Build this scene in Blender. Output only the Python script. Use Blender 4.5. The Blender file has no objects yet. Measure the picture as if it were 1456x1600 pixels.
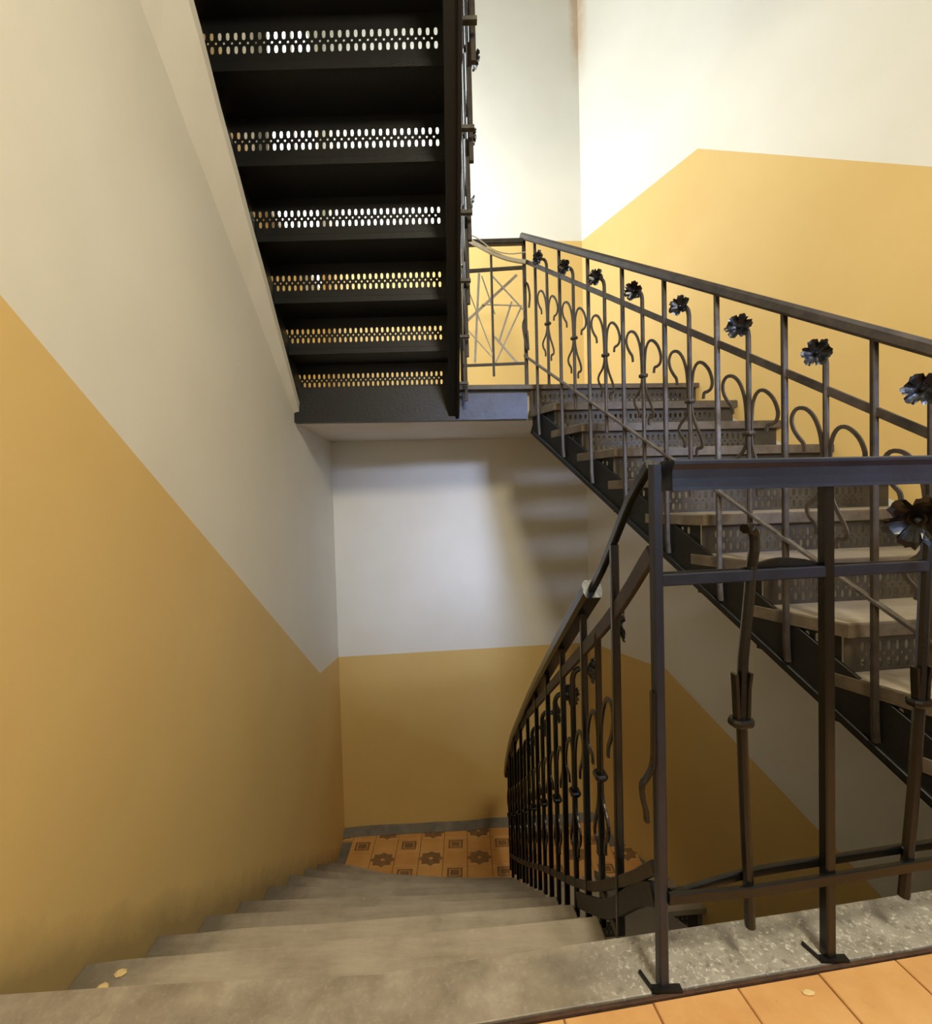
import bpy, math, random
from math import cos, sin, radians, pi, atan2, hypot
from mathutils import Vector, Matrix
random.seed(7)
S = bpy.context.scene
COL = S.collection

# ------------------------------------------------------------------ camera
FPX, PITCH, ROLL, EYE = 740.2, radians(1.696), radians(1.5356), 0.9458
cam_d = bpy.data.cameras.new('camera'); cam = bpy.data.objects.new('camera', cam_d); COL.objects.link(cam)
cam_d.sensor_fit = 'HORIZONTAL'; cam_d.sensor_width = 36.0; cam_d.lens = FPX / 1456 * 36.0
cam_d.clip_start = 0.02
_F = Vector((0, cos(PITCH), -sin(PITCH))); _U = Vector((0, sin(PITCH), cos(PITCH))); _R = Vector((1, 0, 0))
_cx = _R * cos(ROLL) - _U * sin(ROLL); _cy = _R * sin(ROLL) + _U * cos(ROLL)
cam.matrix_world = Matrix(((_cx.x, _cy.x, -_F.x, 0), (_cx.y, _cy.y, -_F.y, 0), (_cx.z, _cy.z, -_F.z, EYE), (0, 0, 0, 1)))
S.camera = cam

# ------------------------------------------------------------------ light and exposure
S.view_settings.view_transform = 'Standard'; S.view_settings.look = 'None'
S.view_settings.gamma = 1.0; S.view_settings.use_curve_mapping = False
S.view_settings.exposure = 0.0
w = bpy.data.worlds.new('world'); S.world = w; w.use_nodes = True
w.node_tree.nodes['Background'].inputs[0].default_value = (0.9, 0.93, 1.0, 1); w.node_tree.nodes['Background'].inputs[1].default_value = 0.3

def area(name, loc, direction, sx, sy, power, color):
    d = bpy.data.lights.new(name, 'AREA'); d.shape = 'RECTANGLE'; d.size = sx; d.size_y = sy; d.energy = power; d.color = color
    o = bpy.data.objects.new(name, d); COL.objects.link(o); o.location = loc
    o.rotation_euler = Vector(direction).to_track_quat('-Z', 'Y').to_euler()
    return o
# daylight of the half-landing window in the left wall, above the upper flight
area('window_daylight', (-1.03, 3.25, 3.5), (1, 0.35, 0.0), 1.05, 1.75, 74, (0.90, 0.98, 1.03))
# bluish daylight of the window in the rear wall behind the camera
area('window_daylight', (1.9, -1.62, 2.5), (-0.30, 1, -0.36), 0.8, 0.38, 8.5, (0.52, 0.64, 1.0)).data.spread = radians(30)
# warm fill light added under the upper floor to brighten landing and flight
area('warm_fill', (0.75, -0.6, 3.1), (-0.15, 0.75, -1), 0.5, 0.5, 80, (0.99, 0.90, 0.69))

# ------------------------------------------------------------------ materials
def new_mat(name):
    m = bpy.data.materials.new(name); m.use_nodes = True
    return m, m.node_tree, m.node_tree.nodes['Principled BSDF']
def lin(r, g, b):
    f = lambda c: (c / 255 / 12.92) if c / 255 <= 0.04045 else ((c / 255 + 0.055) / 1.055) ** 2.4
    return (f(r), f(g), f(b), 1)
def noise(nt, scale, detail=4.0, rough=0.6, vec=None):
    n = nt.nodes.new('ShaderNodeTexNoise'); n.inputs['Scale'].default_value = scale; n.inputs['Detail'].default_value = detail
    n.inputs['Roughness'].default_value = rough
    if vec is not None: nt.links.new(vec, n.inputs['Vector'])
    return n.outputs['Fac']
def ramp(nt, fac, stops):
    r = nt.nodes.new('ShaderNodeValToRGB'); nt.links.new(fac, r.inputs['Fac'])
    e = r.color_ramp.elements
    while len(e) < len(stops): e.new(0.5)
    for i, (p, c) in enumerate(stops): e[i].position = p; e[i].color = c
    return r.outputs['Color']
def mixc(nt, fac, a, b, blend='MIX'):
    m = nt.nodes.new('ShaderNodeMix'); m.data_type = 'RGBA'; m.blend_type = blend
    for k, v in ((0, fac), (6, a), (7, b)):
        if isinstance(v, (tuple, list, float, int)): m.inputs[k].default_value = v
        else: nt.links.new(v, m.inputs[k])
    return m.outputs[2]
def math_(nt, op, a, b=0.0, c=None):
    m = nt.nodes.new('ShaderNodeMath'); m.operation = op
    for k, v in enumerate((a, b) if c is None else (a, b, c)):
        if isinstance(v, (float, int)): m.inputs[k].default_value = v
        else: nt.links.new(v, m.inputs[k])
    return m.outputs[0]
def position(nt):
    return nt.nodes.new('ShaderNodeNewGeometry').outputs['Position']
def sep(nt, v):
    s = nt.nodes.new('ShaderNodeSeparateXYZ'); nt.links.new(v, s.inputs[0]); return s.outputs
def bump(nt, b, h, strength, dist=0.01):
    n = nt.nodes.new('ShaderNodeBump'); n.inputs['Strength'].default_value = strength; n.inputs['Distance'].default_value = dist
    nt.links.new(h, n.inputs['Height']); nt.links.new(n.outputs[0], b.inputs['Normal'])

def plain(name, c1, c2, scale, rough, bstr=0.15, metal=0.0, bscale=None, detail=5.0):
    m, nt, b = new_mat(name); p = position(nt)
    f = noise(nt, scale, detail, 0.6, p)
    nt.links.new(ramp(nt, f, [(0.3, c1), (0.7, c2)]), b.inputs['Base Color'])
    b.inputs['Roughness'].default_value = rough; b.inputs['Metallic'].default_value = metal
    if bstr: bump(nt, b, noise(nt, bscale or scale * 4, 6, 0.65, p), bstr)
    return m
def wall_mat(name, c1, c2, dirt=None, stain=False):
    m, nt, b = new_mat(name); p = position(nt)
    col = ramp(nt, noise(nt, 1.3, 5, 0.55, p), [(0.3, c1), (0.7, c2)])
    if stain:   # brown water stain running down the far corner
        x, y, z = sep(nt, p)
        dx = math_(nt, 'ABSOLUTE', math_(nt, 'SUBTRACT', x, 1.08))
        a = math_(nt, 'SUBTRACT', 1.0, math_(nt, 'MULTIPLY', dx, 14.0))
        zz = math_(nt, 'MULTIPLY', math_(nt, 'SUBTRACT', z, 4.5), 3.2)
        k = math_(nt, 'MULTIPLY', a, zz)
        k = math_(nt, 'MULTIPLY', k, noise(nt, 9, 4, 0.6, p)); k = math_(nt, 'MINIMUM', math_(nt, 'MAXIMUM', k, 0.0), 0.6)
        k = math_(nt, 'MULTIPLY', k, math_(nt, 'GREATER_THAN', a, 0.0))
        col = mixc(nt, math_(nt, 'MULTIPLY', k, 0.8), col, lin(190, 135, 62))
    if dirt:    # grey scuffs along the steps: z below the pitch line z = a + b*y
        x, y, z = sep(nt, p)
        h = math_(nt, 'SUBTRACT', z, math_(nt, 'ADD', math_(nt, 'MULTIPLY', y, dirt[1]), dirt[0]))
        h = math_(nt, 'ADD', h, math_(nt, 'MULTIPLY', math_(nt, 'SUBTRACT', noise(nt, 7, 5, 0.7, p), 0.5), 0.16))
        k = math_(nt, 'SUBTRACT', 0.55, math_(nt, 'MULTIPLY', h, 4.5)); k = math_(nt, 'MINIMUM', math_(nt, 'MAXIMUM', k, 0.0), 0.6)
        col = mixc(nt, k, col, lin(128, 112, 78))
    nt.links.new(col, b.inputs['Base Color']); b.inputs['Roughness'].default_value = 0.62
    h = math_(nt, 'ADD', noise(nt, 2.2, 3, 0.5, p), math_(nt, 'MULTIPLY', noise(nt, 60, 5, 0.7, p), 0.08))
    bump(nt, b, h, 0.35, 0.02)
    return m
M = {}
M['white'] = wall_mat('white_plaster', lin(227, 223, 209), lin(236, 233, 221), stain=True)
M['ochre'] = wall_mat('ochre_paint', lin(218, 184, 112), lin(226, 194, 124))
M['ochre_left'] = wall_mat('ochre_paint_scuffed', lin(222, 188, 120), lin(229, 198, 132), dirt=(0.62, -0.69))
M['plaster'] = plain('plaster_soffit', lin(218, 210, 196), lin(228, 222, 210), 2.0, 0.7, 0.2)
M['iron'] = plain('black_iron', lin(12, 12, 12), lin(20, 19, 18), 30, 0.27, 0.08, 0.0, 60)
M['iron_blue_sheen'] = plain('blue_sheen_black_iron', lin(24, 28, 40), lin(36, 41, 56), 12, 0.33, 0.08, 0.0, 60)  # black iron with the bluish window reflection mixed into its colour
M['iron_dusty'] = plain('dusty_iron', lin(38, 31, 23), lin(66, 56, 43), 22, 0.55, 0.2, 0.0, 80)
M['iron_worn'] = plain('worn_iron', lin(96, 90, 82), lin(52, 46, 40), 26, 0.5, 0.3, 0.0, 80)
M['black_steel'] = plain('black_steel', lin(7, 7, 6), lin(13, 12, 10), 9, 0.5, 0.2, 0.0, 60)
M['steel_blue_sheen'] = plain('blue_sheen_dark_steel', lin(34, 42, 66), lin(58, 70, 100), 7, 0.45, 0.3, 0.0, 30)  # dark steel, the blue light it reflects is put into the colour
M['riser'] = plain('dusty_riser_sheet', lin(42, 36, 28), lin(78, 69, 55), 6, 0.55, 0.1)
M['riser_dark'] = plain('black_riser_sheet', lin(7, 7, 6), lin(14, 13, 11), 8, 0.5, 0.1)
M['strip'] = plain('grey_steel_strip', lin(150, 143, 130), lin(178, 170, 156), 20, 0.5, 0.1)
M['cable'] = plain('pale_cable', lin(196, 186, 160), lin(214, 206, 184), 20, 0.5, 0.05)
M['chip'] = plain('chip', lin(226, 196, 130), lin(236, 214, 160), 60, 0.8, 0.2)
M['joint_strip'] = plain('dark_joint_strip', lin(58, 42, 32), lin(92, 64, 46), 30, 0.7, 0.4)  # dark brown for the thin line between tiles and edging
M['grout'] = plain('tile_grout', lin(128, 92, 60), lin(160, 120, 80), 30, 0.8, 0.3)
M['cement'] = plain('grey_cement', lin(104, 100, 92), lin(134, 128, 118), 10, 0.8, 0.3)
M['frame'] = plain('window_paint', lin(225, 222, 214), lin(235, 232, 226), 5, 0.5, 0.05)

def wood(name, cs, rough, dirt_x=None):
    m, nt, b = new_mat(name); p = position(nt)
    mp = nt.nodes.new('ShaderNodeMapping'); mp.inputs['Scale'].default_value = (2.2, 14, 14); nt.links.new(p, mp.inputs[0])
    g = noise(nt, 2.0, 8, 0.7, mp.outputs[0]); f = noise(nt, 5.0, 6, 0.65, p)
    c = mixc(nt, 0.55, ramp(nt, g, [(0.25, cs[0]), (0.5, cs[1]), (0.75, cs[2])]), ramp(nt, f, [(0.3, cs[0]), (0.5, cs[1]), (0.72, cs[2])]))
    sp = ramp(nt, noise(nt, 38, 3, 0.5, p), [(0.66, (0, 0, 0, 1)), (0.74, (1, 1, 1, 1))])
    c = mixc(nt, math_(nt, 'MULTIPLY', sp, 0.45), c, cs[2])
    oi = nt.nodes.new('ShaderNodeObjectInfo')   # every board weathered a little differently
    c = mixc(nt, math_(nt, 'MULTIPLY', oi.outputs['Random'], 0.5), c, lin(112, 102, 88))
    if dirt_x:  # dark grey dirt left along the wall
        x, y, z = sep(nt, p)
        d = math_(nt, 'ADD', x, math_(nt, 'MULTIPLY', y, 0.0575)); d = math_(nt, 'ADD', d, 0.92)
        d = math_(nt, 'ADD', d, math_(nt, 'MULTIPLY', math_(nt, 'SUBTRACT', noise(nt, 9, 4, 0.7, p), 0.5), 0.3))
        k = math_(nt, 'SUBTRACT', 0.85, math_(nt, 'MULTIPLY', d, 3.4)); k = math_(nt, 'MINIMUM', math_(nt, 'MAXIMUM', k, 0.0), 0.7)
        c = mixc(nt, k, c, lin(84, 76, 62))
    nt.links.new(c, b.inputs['Base Color']); b.inputs['Roughness'].default_value = rough
    bump(nt, b, math_(nt, 'ADD', g, math_(nt, 'MULTIPLY', noise(nt, 70, 4, 0.6, p), 0.3)), 0.4, 0.008)
    return m
M['tread'] = wood('worn_tread_wood', (lin(138, 128, 113), lin(180, 168, 150), lin(204, 194, 176)), 0.6, True)
M['tread_edge_shade'] = plain('brown_shaded_edge', lin(78, 68, 55), lin(108, 96, 80), 14, 0.5, 0.3)  # tread fronts turned from the light, their shade is in this darker brown
M['tread_brown'] = wood('brown_tread_wood', (lin(150, 138, 118), lin(188, 176, 154), lin(214, 204, 184)), 0.5)  # worn tops, tone also raised for the window light falling on them

def granite(name):
    m, nt, b = new_mat(name); p = position(nt)
    a = ramp(nt, noise(nt, 9, 6, 0.65, p), [(0.3, lin(128, 116, 100)), (0.55, lin(160, 148, 130)), (0.75, lin(186, 176, 158))])
    s = ramp(nt, noise(nt, 120, 3, 0.6, p), [(0.55, (0, 0, 0, 1)), (0.68, (1, 1, 1, 1))])
    d = ramp(nt, noise(nt, 80, 3, 0.6, p), [(0.30, (1, 1, 1, 1)), (0.45, (0, 0, 0, 1))])
    x, y, z = sep(nt, p)   # the speckled stone starts right of the flight, the worn tread end lies to the left
    kx = math_(nt, 'MINIMUM', math_(nt, 'MAXIMUM', math_(nt, 'MULTIPLY', math_(nt, 'SUBTRACT', x, 0.15), 5.0), 0.12), 1.0)
    a = mixc(nt, kx, a, ramp(nt, noise(nt, 11, 6, 0.65, p), [(0.3, lin(138, 134, 126)), (0.7, lin(184, 180, 170))]))  # greyer stone to the right, with window reflection mixed into its tone
    c = mixc(nt, math_(nt, 'MULTIPLY', s, kx), a, lin(222, 217, 207)); c = mixc(nt, math_(nt, 'MULTIPLY', math_(nt, 'MULTIPLY', d, 0.55), kx), c, lin(92, 88, 80))
    # dark rubbed smudge on the worn end
    q = math_(nt, 'ADD', math_(nt, 'POWER', math_(nt, 'MULTIPLY', math_(nt, 'SUBTRACT', x, 0.19), 9.0), 2.0), math_(nt, 'POWER', math_(nt, 'MULTIPLY', math_(nt, 'SUBTRACT', y, 0.92), 22.0), 2.0))
    q = math_(nt, 'MAXIMUM', math_(nt, 'SUBTRACT', 0.6, math_(nt, 'MULTIPLY', q, 0.6)), 0.0)
    c = mixc(nt, math_(nt, 'MULTIPLY', q, noise(nt, 14, 4, 0.6, p)), c, lin(60, 56, 50))
    nt.links.new(c, b.inputs['Base Color']); b.inputs['Roughness'].default_value = 0.32
    bump(nt, b, noise(nt, 60, 5, 0.7, p), 0.35, 0.004)
    return m
M['stone'] = granite('speckled_stone')

def terracotta():
    m, nt, b = new_mat('terracotta'); p = position(nt)
    oi = nt.nodes.new('ShaderNodeObjectInfo')
    c = ramp(nt, noise(nt, 7, 6, 0.6, p), [(0.3, lin(210, 156, 96)), (0.55, lin(226, 176, 114)), (0.75, lin(234, 190, 130))])
    c = mixc(nt, math_(nt, 'MULTIPLY', oi.outputs['Random'], 0.35), c, lin(218, 158, 98))
    sm = ramp(nt, noise(nt, 16, 4, 0.6, p), [(0.66, (0, 0, 0, 1)), (0.76, (1, 1, 1, 1))])
    c = mixc(nt, math_(nt, 'MULTIPLY', sm, 0.5), c, lin(120, 84, 50))
    nt.links.new(c, b.inputs['Base Color']); b.inputs['Roughness'].default_value = 0.5
    bump(nt, b, noise(nt, 30, 5, 0.6, p), 0.25, 0.005)
    return m
M['terracotta'] = terracotta()

STAR_X, STAR_Y, CELL_X, CELL_Y = -0.365, 3.822, 0.40, 0.31
def cement_tile():
    m, nt, b = new_mat('patterned_cement_tile'); p = position(nt); x, y, z = sep(nt, p)
    def local(v, c, per):   # signed distance to the nearest lattice point, in units of the cell
        t = math_(nt, 'DIVIDE', math_(nt, 'SUBTRACT', v, c), per)
        return math_(nt, 'ABSOLUTE', math_(nt, 'SUBTRACT', math_(nt, 'SUBTRACT', t, math_(nt, 'FLOOR', math_(nt, 'ADD', t, 0.5))), 0.0))
    u = local(x, STAR_X, CELL_X); v = local(y, STAR_Y, CELL_Y)
    sq = math_(nt, 'MAXIMUM', u, v); dm = math_(nt, 'MULTIPLY', math_(nt, 'ADD', u, v), 0.70)
    star = math_(nt, 'LESS_THAN', math_(nt, 'MINIMUM', sq, dm), 0.185)
    eye = math_(nt, 'LESS_THAN', dm, 0.035); star = math_(nt, 'SUBTRACT', star, eye)
    u2 = local(x, STAR_X + CELL_X / 2, CELL_X); v2 = local(y, STAR_Y + CELL_Y / 2, CELL_Y)
    s2 = math_(nt, 'MAXIMUM', u2, v2); s2k = math_(nt, 'SUBTRACT', math_(nt, 'LESS_THAN', s2, 0.155), math_(nt, 'LESS_THAN', math_(nt, 'ABSOLUTE', math_(nt, 'SUBTRACT', s2, 0.10)), 0.010))
    k = math_(nt, 'MAXIMUM', math_(nt, 'MAXIMUM', star, s2k), 0.0)
    k = math_(nt, 'MULTIPLY', k, math_(nt, 'ADD', 0.45, math_(nt, 'MULTIPLY', noise(nt, 25, 4, 0.6, p), 0.6)))
    base = ramp(nt, noise(nt, 4, 5, 0.6, p), [(0.3, lin(206, 150, 86)), (0.7, lin(222, 172, 108))])
    c = mixc(nt, k, base, lin(92, 74, 58))
    nt.links.new(c, b.inputs['Base Color']); b.inputs['Roughness'].default_value = 0.4
    return m
M['cement_tile'] = cement_tile()
def emit(name, col, strength):
    m, nt, b = new_mat(name)
    b.inputs['Base Color'].default_value = (0, 0, 0, 1); b.inputs['Emission Color'].default_value = col; b.inputs['Emission Strength'].default_value = strength
    return m
M['pane'] = emit('daylit_pane', (1, 0.99, 0.97, 1), 3.0)
M['pane_rear'] = emit('daylit_pane_rear', (0.45, 0.66, 1.0, 1), 2.4)

# ------------------------------------------------------------------ mesh helpers
class MB:
    def __init__(self): self.v = []; self.f = []; self.mi = []
    def add(self, vs, fs, mi=0):
        n = len(self.v); self.v += [tuple(p) for p in vs]; self.f += [tuple(i + n for i in f) for f in fs]; self.mi += [mi] * len(fs); return self
    def box(self, a, b):
        (x0, y0, z0), (x1, y1, z1) = a, b
        return self.add([(x0, y0, z0), (x1, y0, z0), (x1, y1, z0), (x0, y1, z0), (x0, y0, z1), (x1, y0, z1), (x1, y1, z1), (x0, y1, z1)],
                        [(3, 2, 1, 0), (4, 5, 6, 7), (0, 1, 5, 4), (1, 2, 6, 5), (2, 3, 7, 6), (3, 0, 4, 7)])
    def prism(self, poly, z0, z1, bevel=0.0):
        """poly: plan outline (x, y), counter-clockwise; extruded z0..z1, with a small chamfer round the top edge"""
        n = len(poly); rings = [[(x, y, z0) for x, y in poly]]
        if bevel:
            cx = sum(p[0] for p in poly) / n; cy = sum(p[1] for p in poly) / n
            ins = []
            for i in range(n):
                p, q, r = Vector(poly[i - 1]), Vector(poly[i]), Vector(poly[(i + 1) % n])
                d1 = (q - p).normalized(); d2 = (r - q).normalized(); n1 = Vector((-d1.y, d1.x)); n2 = Vector((-d2.y, d2.x))
                m = n1 + n2; m = m / max(0.3, m.dot(m) / 2) if m.length > 1e-6 else n1
                ins.append((q.x + m.x * bevel, q.y + m.y * bevel))
            rings += [[(x, y, z1 - bevel) for x, y in poly], [(x, y, z1) for x, y in ins]]
        else: rings += [[(x, y, z1) for x, y in poly]]
        vs = [p for r in rings for p in r]; fs = [tuple(reversed(range(n)))]
        for k in range(len(rings) - 1):
            for i in range(n): fs.append((k * n + i, k * n + (i + 1) % n, (k + 1) * n + (i + 1) % n, (k + 1) * n + i))
        fs.append(tuple(range((len(rings) - 1) * n, len(rings) * n)))
        return self.add(vs, fs)
    def sweep(self, pts, prof, ref=(0, 0, 1), scale=None):
        """sweep a closed profile (side, up) along pts"""
        pts = [Vector(p) for p in pts]; ref = Vector(ref); n = len(prof); vs = []; fs = []
        for i, p in enumerate(pts):
            t = (pts[min(i + 1, len(pts) - 1)] - pts[max(i - 1, 0)]).normalized()
            sd = t.cross(ref)
            if sd.length < 1e-4: sd = t.cross(Vector((0.37, 0.9, 0.1)))
            sd.normalize(); up = sd.cross(t).normalized(); k = scale[i] if scale else 1.0
            vs += [p + sd * a * k + up * b * k for a, b in prof]
        for i in range(len(pts) - 1):
            for j in range(n): fs.append((i * n + j, i * n + (j + 1) % n, (i + 1) * n + (j + 1) % n, (i + 1) * n + j))
        fs.append(tuple(reversed(range(n)))); fs.append(tuple(range((len(pts) - 1) * n, len(pts) * n)))
        return self.add(vs, fs)
    def top(self, mi):
        self.mi[-1] = mi; return self
    def mesh(self, name, mats, off=(0, 0, 0), smooth=False):
        me = bpy.data.meshes.new(name); ox, oy, oz = off
        me.from_pydata([(x - ox, y - oy, z - oz) for x, y, z in self.v], [], self.f); me.update()
        for m in (mats if isinstance(mats, (list, tuple)) else [mats]): me.materials.append(m)
        me.polygons.foreach_set('material_index', self.mi)
        if smooth: me.polygons.foreach_set('use_smooth', [True] * len(me.polygons))
        import bmesh
        b = bmesh.new(); b.from_mesh(me); bmesh.ops.recalc_face_normals(b, faces=b.faces); b.to_mesh(me); b.free()
        return me
def rect(w, h, c=0.0):
    w /= 2; h /= 2
    if not c: return [(-w, -h), (w, -h), (w, h), (-w, h)]
    return [(-w + c, -h), (w - c, -h), (w, -h + c), (w, h - c), (w - c, h), (-w + c, h), (-w, h - c), (-w, -h + c)]
def rnd(r, n=8): return [(r * cos(2 * pi * i / n), r * sin(2 * pi * i / n)) for i in range(n)]
def smooth(pts, n=4):
    P = [Vector(p) for p in pts]; out = []
    for i in range(len(P) - 1):
        a, b, c, d = P[max(i - 1, 0)], P[i], P[i + 1], P[min(i + 2, len(P) - 1)]
        for k in range(n):
            t = k / n
            out.append(0.5 * ((2 * b) + (c - a) * t + (2 * a - 5 * b + 4 * c - d) * t * t + (3 * b - a - 3 * c + d) * t ** 3))
    return out + [P[-1]]
def link(o, parent=None):
    COL.objects.link(o)
    if parent is not None: o.parent = parent
    return o
def part(name, mb, mat, parent=None, sm=False):
    """mesh in world coordinates; placed under an unrotated root"""
    off = parent.location if parent is not None else (0, 0, 0)
    if parent is not None and parent.parent is not None: off = Vector(parent.location) + Vector(parent.parent.location)
    return link(bpy.data.objects.new(name, mb.mesh(name, mat, off, sm)), parent)
def inst(name, me, parent, loc=(0, 0, 0), rz=0.0, world=True):
    o = bpy.data.objects.new(name, me); link(o, parent)
    o.location = Vector(loc) - Vector(parent.location) if world else Vector(loc)
    o.rotation_euler = (0, 0, rz); return o
def root(name, loc, label, cat, group=None):
    o = bpy.data.objects.new(name, None); link(o); o.location = loc; o.empty_display_size = 0.1
    o['label'] = label; o['category'] = cat
    if group: o['group'] = group
    return o
def struct(name, mb, mat, parent=None, label=None):
    o = part(name, mb, mat, parent)
    if parent is None: o['kind'] = 'structure'
    if label: o['label'] = label
    return o

# ------------------------------------------------------------------ plan of the stairwell (metres, camera over the origin)
XL = lambda y: -0.9225 - 0.0575 * y             # left wall
YB = lambda x: 4.2157 + 0.0516 * x              # back wall
XR = lambda y: 3.4219 - 0.5455 * y              # right wall (the well is not square)
YE = lambda x: 3.1914 + 0.0717 * x              # edge of the upper half landing
Z_UP, Z_SOF, Z_DN, Z_BOT, Z_TOP = 1.697, 1.466, -2.017, -3.76, 6.0
BL = (-1.162, 4.156); BR = (1.100, 4.272); Y0 = -1.75
def KN(x): return 0.82 + 0.131 * x              # kerb, near line
def KF(x): return 0.943 + 0.126 * x if x > -0.2 else 0.9178 + 0.03 * (x + 0.2)   # kerb, far line
XSTR = lambda y: 0.43 + 0.44 * (3.25 - y)       # outer string of the ascending flight

def wall(name, pos, outn, polys, outline, mats, label=None):
    """pos(t, z) gives a point; polys = [(material index, [(t, z)...])] tile the visible face; a back face gives thickness"""
    mb = MB(); th = 0.16
    for mi, pl in polys: mb.add([pos(t, z) for t, z in pl], [tuple(range(len(pl)))], mi)
    o = Vector((outn[0], outn[1], 0)).normalized() * th
    f = [Vector(pos(t, z)) for t, z in outline]; b = [p + o for p in f]; n = len(f)
    mb.add(f + b, [tuple(range(n, 2 * n))] + [(i, (i + 1) % n, n + (i + 1) % n, n + i) for i in range(n)], 0)
    return struct(name, mb, mats, None, label)
# left wall, t = y
yl = BL[1]
s1 = [(Y0, 1.55), (0.82, 1.55), (3.51, -0.336), (yl, -0.431)]
lo2 = [(yl, 1.52), (3.2, 1.52), (1.15, 3.35), (Y0, 3.45)]
hi2 = [(Y0, 4.9), (1.15, 4.0), (2.6, 2.62), (3.86, 2.45), (3.88, 3.2), (yl, 3.2)]
wall('wall_left', lambda y, z: (XL(y), y, z), (-1, 0),
     [(1, [(Y0, Z_BOT), (yl, Z_BOT)] + s1[::-1]), (0, s1 + lo2), (2, lo2[::-1] + hi2[::-1]), (0, hi2 + [(yl, Z_TOP), (Y0, Z_TOP)])],
     [(Y0, Z_BOT), (yl, Z_BOT), (yl, Z_TOP), (Y0, Z_TOP)], [M['white'], M['ochre_left'], M['ochre']], 'left wall, ochre below a sloping white upper field')
# back wall, t = x
wall('wall_back', lambda x, z: (x, YB(x), z), (0, 1),
     [(1, [(BL[0], Z_BOT), (BR[0], Z_BOT), (BR[0], -0.395), (BL[0], -0.431)]), (0, [(BL[0], -0.431), (BR[0], -0.395), (BR[0], 1.52), (BL[0], 1.52)]),
      (1, [(BL[0], 1.52), (BR[0], 1.52), (BR[0], 3.197), (BL[0], 3.2)]), (0, [(BL[0], 3.2), (BR[0], 3.197), (BR[0], Z_TOP), (BL[0], Z_TOP)])],
     [(BL[0], Z_BOT), (BR[0], Z_BOT), (BR[0], Z_TOP), (BL[0], Z_TOP)], [M['white'], M['ochre']], 'back wall, two ochre dados with white above each')
# right wall, t = y
yr = BR[1]
r1 = [(yr, -0.395), (3.551, -0.393), (2.40, -1.19), (Y0, -4.06)]
r1 = [(yr, -0.395), (3.551, -0.393), (0.0, -2.853), (Y0, -3.6)]
r2 = [(yr, 1.52), (3.15, 1.47), (0.95, -0.19), (Y0, -0.19)]
r3 = [(yr, 3.197), (3.278, 3.268), (1.17, 1.55), (Y0, 1.55)]
wall('wall_right', lambda y, z: (XR(y), y, z), (1, 0.5455),
     [(1, [(yr, Z_BOT), (Y0, Z_BOT)] + r1[::-1]), (0, r1 + r2[::-1]), (1, r2 + r3[::-1]), (0, r3 + [(Y0, Z_TOP), (yr, Z_TOP)])],
     [(yr, Z_BOT), (Y0, Z_BOT), (Y0, Z_TOP), (yr, Z_TOP)], [M['white'], M['ochre']], 'right wall slanting away, ochre dado following the flights')
xr0 = XR(Y0)
struct('wall_rear', MB().box((XL(Y0), Y0 - 0.16, Z_BOT), (xr0, Y0, Z_TOP)), M['white'])
struct('ceiling', MB().prism([(XL(Y0), Y0), (xr0, Y0), BR, BL], Z_TOP, Z_TOP + 0.15), M['white'])
struct('ceiling', MB().prism([(XL(Y0), Y0), (xr0, Y0), (XR(0.9), 0.9), (XL(0.9), 0.9)], 3.36, 3.56), M['white'], None, 'underside of the next floor over the near landing')
struct('floor', MB().prism([(XL(Y0), Y0), (xr0, Y0), BR, BL], Z_BOT - 0.15, Z_BOT), M['cement'], None, 'cement floor at the bottom of the well')

# windows (both outside the picture, they light the well)
def window(name, pos, t0, t1, z0, z1, pane):
    fr = MB(); 
    def bar(ta, tb, za, zb, d=0.05): fr.add([pos(ta, za, 0), pos(tb, za, 0), pos(tb, zb, 0), pos(ta, zb, 0), pos(ta, za, d), pos(tb, za, d), pos(tb, zb, d), pos(ta, zb, d)],
                                          [(0, 1, 2, 3), (4, 5, 6, 7), (0, 1, 5, 4), (1, 2, 6, 5), (2, 3, 7, 6), (3, 0, 4, 7)])
    bar(t0 - .06, t0, z0 - .06, z1 + .06); bar(t1, t1 + .06, z0 - .06, z1 + .06); bar(t0, t1, z0 - .06, z0); bar(t0, t1, z1, z1 + .06)
    tm = (t0 + t1) / 2; bar(tm - .025, tm + .025, z0, z1, 0.03)
    o = struct(name, fr, M['frame'])
    for a, b in ((t0, tm - .025), (tm + .025, t1)):
        part('pane', MB().add([pos(a, z0, .004), pos(b, z0, .004), pos(b, z1, .004), pos(a, z1, .004), pos(a, z0, .008), pos(b, z0, .008), pos(b, z1, .008), pos(a, z1, .008)],
                              [(0, 1, 2, 3), (4, 5, 6, 7), (0, 1, 5, 4), (1, 2, 6, 5), (2, 3, 7, 6), (3, 0, 4, 7)]), pane, o)
window('window_1', lambda t, z, d: (XL(t) + d, t, z), 2.7, 3.78, 2.6, 4.4, M['pane'])
window('window_2', lambda t, z, d: (t, Y0 + d, z), 1.35, 2.45, 0.9, 2.65, M['pane_rear'])

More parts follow.
